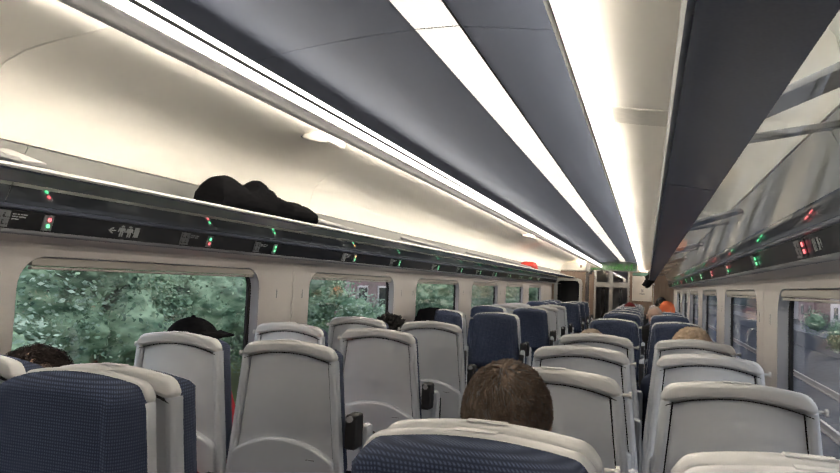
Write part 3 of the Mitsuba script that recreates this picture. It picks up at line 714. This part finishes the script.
person('passenger with thick black hair by the second left window', -.872, 4.15, 1.203, True, 'tan', 'black', 'navy', [('hair', P(scalp(.022, 41, -.6, .3, .022), 'm_hair_black', True), 'thick black hair')])
person('passenger with short sandy hair, right bank beside the aisle', .442, 3.83, 1.222, True, 'fair', 'navy', 'denim', [('hair', P(scalp(.003, 51, -.55, .3, .004), 'm_hair_sandy', True), 'short sandy hair')])
person('passenger with parted blonde hair near the right windows', .958, 3.84, 1.243, True, 'fair', 'navy', 'denim', [('hair', P(cat(scalp(.018, 61, -.7, .3, .006), strands(1200, 9, .019, .07, crown=(0, .3, .95), low=-.6)), 'm_hair_blonde', True), 'parted blonde hair')])
person('balding passenger with cropped hair, right bank near the far end', .815, 8.13, 1.285, False, 'pink', 'black', 'navy', [('hair', P(scalp(-.004, 71, -.35, -.2, .001), 'm_hair_stubble', True), 'cropped hair')])
beanie = trimesh.creation.icosphere(4, 1.0); v = beanie.vertices; beanie.vertices = np.where(v[:, 2:] < -.3, v*[1, 1, 0]+[0, 0, -.3], v)*np.array([.094, .114, .118])*(1+.03*np.sin(np.arctan2(v[:, 1], v[:, 0])*24))[:, None] + HC + [0, 0, .016]
person('passenger in an orange knitted hat near the far right windows', .965, 9.04, 1.30, False, 'pink', 'navy', 'denim', [('beanie', P(beanie, 'm_beanie', True), 'orange knitted hat')])
person('black-haired passenger behind the orange hat at the far right', .95, 11.6, 1.345, False, 'tan', 'black', 'black', [('hair', P(scalp(.012, 81, -.6, -.1, .008), 'm_hair_black', True), 'black hair')])
rc = trimesh.creation.icosphere(3, 1.0); v = rc.vertices; rc.vertices = np.where(v[:, 2:] < .42, v*[1, 1, 0]+[0, 0, .42], v)*np.array([.092, .112, .108]) + HC + [0, 0, .008]
person('passenger in a dark red hat facing the camera, right bank beside the far aisle', .485, 10.84, 1.252, False, 'pink', 'black', 'navy', [('hat', P(rc, 'm_darkred', True), 'dark red hat')])
# black coat hung over the window-side seat of the facing bay
def coat():
    us = np.linspace(-1.06, -.10, 18); ts = np.linspace(0, 1, 22); V = []
    for t in ts:
        for u in us:
            x = u*.192
            zt = float(top_z(np.clip(np.array(u), -1, 1))) + .010
            if abs(u) > 1: zt -= .02
            if t < .2: q = t/.2; y_, z_ = .03 - .06*(1-q), zt - .04*(1-q)**2
            else: q = (t-.2)/.8; y_, z_ = .03 + .13*min(1, q*2.2), zt - max(0, q-.28)*.50
            V.append((x, y_, z_))
    V = np.array(V); nz = (meshkit.fbm(V*22, 3, 9)-.5); V[:, 1] += nz*.02 + .004; V[:, 2] += nz*.012
    n = len(us); F = []
    for j in range(len(ts)-1):
        for i in range(n-1):
            a = j*n+i; F += [[a, a+1, a+n+1], [a, a+n+1, a+n]]
    V2 = V + np.array([0, .006, .006]); k_ = len(V); F = np.array(F)
    return trimesh.Trimesh(np.vstack([V2, V]), np.vstack([F, F[:, ::-1]+k_]), process=False)
ct = coat(); ct.vertices = ct.vertices*np.array([-1, 1, 1]) ; ct.invert()
one('coat', P(ct, 'm_coat', True), 'black coat draped over the corner of the navy window seat at the left bay', 'coat', m=T().translate([-.9555, 5.66, 0]).rotate([0, 0, 1], 180))

# ------------------------------------------------------------------ outside
GZ = -1.25
mat('m_grass', mottled((.05, .085, .035), (.12, .16, .06), 1.3, 3), .9, .1)
mat('m_ballast', mottled((.026, .028, .036), (.058, .061, .072), 6., 3), .9, .1)
def leafmat(name, a, b):
    scene[name] = {'type': 'twosided', 'bsdf': {'type': 'principled', 'base_color': proc(lambda p, n, uv: mix(a, b, smoothstep(.25, .75, fbm(p.x*5, p.y*2.6, p.z*8, 4)))), 'roughness': .7, 'specular': .3}}
leafmat('m_leaf', (.07, .145, .09), (.29, .42, .28)); leafmat('m_leaf_pale', (.12, .21, .15), (.38, .50, .40)); leafmat('m_leaf_dark', (.04, .09, .06), (.19, .30, .20))
mat('m_trunk', (.09, .07, .055), .9, .1)
mat('m_brick', mottled((.19, .135, .14), (.29, .21, .22), 5., 2), .8, .2)
mat('m_render', (.55, .52, .54), .7, .2)
mat('m_rail', (.30, .26, .24), .4, .5, metallic=.5)
mat('m_hill', mottled((.022, .034, .045), (.045, .065, .075), .15, 3), .9, .1)
mat('m_tarmac', (.06, .067, .085), .7, .3)
one('ground', P(box(-60, 60, -30, 200, GZ-.3, GZ), 'm_ballast'), 'grey track ballast outside', None, kind='structure')
bank = trimesh.Trimesh([[-4.5, -30, GZ], [-4.5, 160, GZ], [-14, 160, GZ+1.1], [-14, -30, GZ+1.1], [-60, 160, GZ+1.1], [-60, -30, GZ+1.1]], [[0, 1, 2], [0, 2, 3], [3, 2, 4], [3, 4, 5]], process=False)
one('embankment', P(bank, 'm_grass'), 'green embankment beyond the left windows', None, kind='structure')
def bush_mesh(seed, nleaf, stretch=4.0, size=.024):
    rng_ = np.random.default_rng(seed)
    cent = rng_.normal(size=(16, 3))*np.array([.38, .45, .36]); cent[:, 2] = np.abs(cent[:, 2]); rad = .30 + .28*rng_.random(16)
    i = rng_.integers(0, 16, nleaf); d = rng_.normal(size=(nleaf, 3)); d /= np.linalg.norm(d, axis=1, keepdims=True)
    p = cent[i] + d*(rad[i]*(.75 + .3*rng_.random(nleaf)))[:, None]
    a = rng_.normal(size=(nleaf, 3)); a[:, 1] *= stretch; a /= np.linalg.norm(a, axis=1, keepdims=True)
    b = np.cross(a, d + .4*rng_.normal(size=(nleaf, 3))); b /= np.linalg.norm(b, axis=1, keepdims=True)+1e-9
    L = size*(.6+.8*rng_.random(nleaf))[:, None]; W = L*.5
    V = np.stack([p-a*L, p-b*W, p+a*L, p+b*W], 1).reshape(-1, 3)
    q = np.arange(nleaf)*4
    F = np.vstack([np.stack([q, q+1, q+2], 1), np.stack([q, q+2, q+3], 1)])
    core = []
    for c, r in zip(cent, rad):
        s = trimesh.creation.icosphere(3, 1.0); w_ = s.vertices; s.vertices = w_*(r*(.50 + .55*(meshkit.fbm(w_*3.2 + c*5, 4, 8)-.3)))[:, None] + c; core.append(s)
    return trimesh.Trimesh(V, F, process=False), cat(*core)
BM = [bush_mesh(90+i, 17000) for i in range(3)]
BL = {(i, q): P(BM[i][0], q) for i in range(3) for q in ('m_leaf', 'm_leaf_pale', 'm_leaf_dark')}
BC = [P(BM[i][1], 'm_leaf', True) for i in range(3)]
STEM = P(tube([(0, 0, -1.6), (.03, .02, -.6), (0, 0, .3)], [.09, .07, .04]), 'm_trunk', 60)
rng = np.random.default_rng(17)
tone = ['m_leaf', 'm_leaf_pale', 'm_leaf', 'm_leaf_pale', 'm_leaf_dark']
labels['hedge'] = {'label': 'unbroken leafy green hedge along the track beyond the left windows', 'category': 'hedge', 'kind': 'stuff'}
for j in range(22):
    r = float(1.75 + .35*rng.random())
    hx, hy, hz = -7.0 - 1.0*rng.random(), -2 + 2.3*j + rng.random()*.5, GZ + 1.2 + .5*rng.random()
    if 15.4 < hy < 24: hz -= 1.5; r *= .8
    M = T().translate([hx, hy, hz]).rotate([0, 0, 1], float(rng.uniform(-20, 20)) + 180*(j % 2)).scale([r, r, r])
    for q, sh in enumerate((BL[j % 3, tone[j % 5]], BC[j % 3])): scene[f'hedge__{2*j+q+1:03d}'] = {**sh, 'to_world': M}
BACK = [(-15.5, -1.0, 2.3), (-15.0, 8.0, 2.4), (-15.8, 17.5, 2.3), (-15.5, 25.0, 1.9), (-16.0, 46.0, 2.4), (-15.6, 56.0, 2.5)]
for j, (x, y, r) in enumerate(BACK):
    tn = {'m_leaf': 'mid green', 'm_leaf_pale': 'pale green', 'm_leaf_dark': 'dark green'}[tone[j % 5]]
    k = thing('tree', f'{tn} tree rising behind the left hedge, ' + (f'{ORD[j]} from the near end' if j < 4 else ('just beyond the brick building' if j == 4 else 'farthest along the track')), 'tree', 'trees behind the left hedge')
    M = T().translate([x, y, GZ + 2.7]).rotate([0, 0, 1], 40.*j).scale([r, r, r])
    put('foliage', BL[(j+1) % 3, tone[j % 5]], k, M); put('branches', BC[(j+1) % 3], k, M); put('stem', STEM, k, M)
# brick building seen through the second left window
k = thing('building', 'brick building with a pale downpipe seen through the second left window', 'building')
bx, by0, by1 = -12.5, 29.0, 38.5
put('walls', P(box(bx-6, bx, by0, by1, GZ, GZ+9), 'm_brick'), k)
put('roof', P(box(bx-6.3, bx+.3, by0-.3, by1+.3, GZ+9, GZ+9.3), 'm_hill'), k)
put('downpipe', P(box(bx, bx+.35, by1-2.2, by1-1.75, GZ, GZ+9), 'm_render'), k, label='pale downpipe')
for a in range(3):
    for b in range(3):
        w_ = put('window', P(box(bx-.05, bx+.06, by0+1+2.6*a, by0+2.2+2.6*a, GZ+.9+2.7*b, GZ+2.4+2.7*b), 'm_render'), k)
        scene[w_ + '__glazing'] = P(box(bx, bx+.075, by0+1.1+2.6*a, by0+2.1+2.6*a, GZ+1.0+2.7*b, GZ+2.3+2.7*b), 'm_dark')
# right of the train: neighbouring track, a wall, a tree, hills and a few houses
for xx in (4.2, 5.63):
    one('rail', P(cat(box(xx-.035, xx+.035, -30, 160, GZ+.13, GZ+.17), box(xx-.008, xx+.008, -30, 160, GZ+.02, GZ+.13), box(xx-.07, xx+.07, -30, 160, GZ, GZ+.025)), 'm_rail'), 'rusty steel rail of the neighbouring track, ' + ('nearer the train' if xx < 5 else 'farther from the train'), 'rail')
one('road', P(box(9.5, 15, -30, 160, GZ, GZ+.05), 'm_tarmac'), 'grey road beyond the neighbouring track', None, kind='structure')
one('boundary_wall', P(box(9.0, 9.3, -30, 160, GZ, GZ+.8), 'm_tarmac'), 'low grey trackside wall', 'wall')
hv, hf = [], []
for j in range(41):
    y = -60 + 12*j; h = 7 + 5*meshkit.noise(np.array([[j*.35, 0, 0]]), 3)[0]
    hv += [(26, y, GZ), (33, y, GZ+h*1.2), (60, y, GZ+h*2.2)]
for j in range(40):
    for c in (0, 1): a = 3*j+c; hf += [[a, a+3, a+4], [a, a+4, a+1]]
one('hillside', P(trimesh.Trimesh(np.array(hv, float), np.array(hf), process=False), 'm_hill', True), 'dark wooded hillside beyond the right windows', None, kind='structure')
for j in range(6):
    y = 24 + 15*j
    k = thing('house', ('pale' if j % 2 else 'brick') + f' house across the road beyond the right windows, {ORD[j]} along the row', 'house', 'houses beyond the right windows')
    put('walls', P(box(18, 24, y, y+8, GZ, GZ+4.6), 'm_render' if j % 2 else 'm_brick'), k)
    rv = [(17.7, y-.2, GZ+4.6), (17.7, y+8.2, GZ+4.6), (24.3, y+8.2, GZ+4.6), (24.3, y-.2, GZ+4.6), (21, y-.2, GZ+6.8), (21, y+8.2, GZ+6.8)]
    put('roof', P(trimesh.Trimesh(rv, [[0, 1, 5], [0, 5, 4], [3, 4, 5], [3, 5, 2], [0, 4, 3], [1, 2, 5], [0, 3, 2], [0, 2, 1]], process=False), 'm_hill'), k)
    for a in (1.2, 5.2):
        for b in (.8, 3.0): put('window', P(box(17.95, 18.05, y+a, y+a+1.3, GZ+b, GZ+b+1.1), 'm_dark'), k)
for j, (x, y, z, r) in enumerate([(7.0, 21.5, GZ+1.2, 1.25), (7.3, 26.5, GZ+1.1, 1.2), (16.0, 50, GZ+1.4, 1.0)]):
    k = thing('tree', 'leafy green tree beyond the right windows, ' + ('closest to the track', 'second along the low wall', 'beyond the road')[j], 'tree')
    M = T().translate([x, y, z]).scale([r, r, r])
    put('foliage', BL[j % 3, 'm_leaf'], k, M); put('branches', BC[j % 3], k, M); put('stem', STEM, k, M)
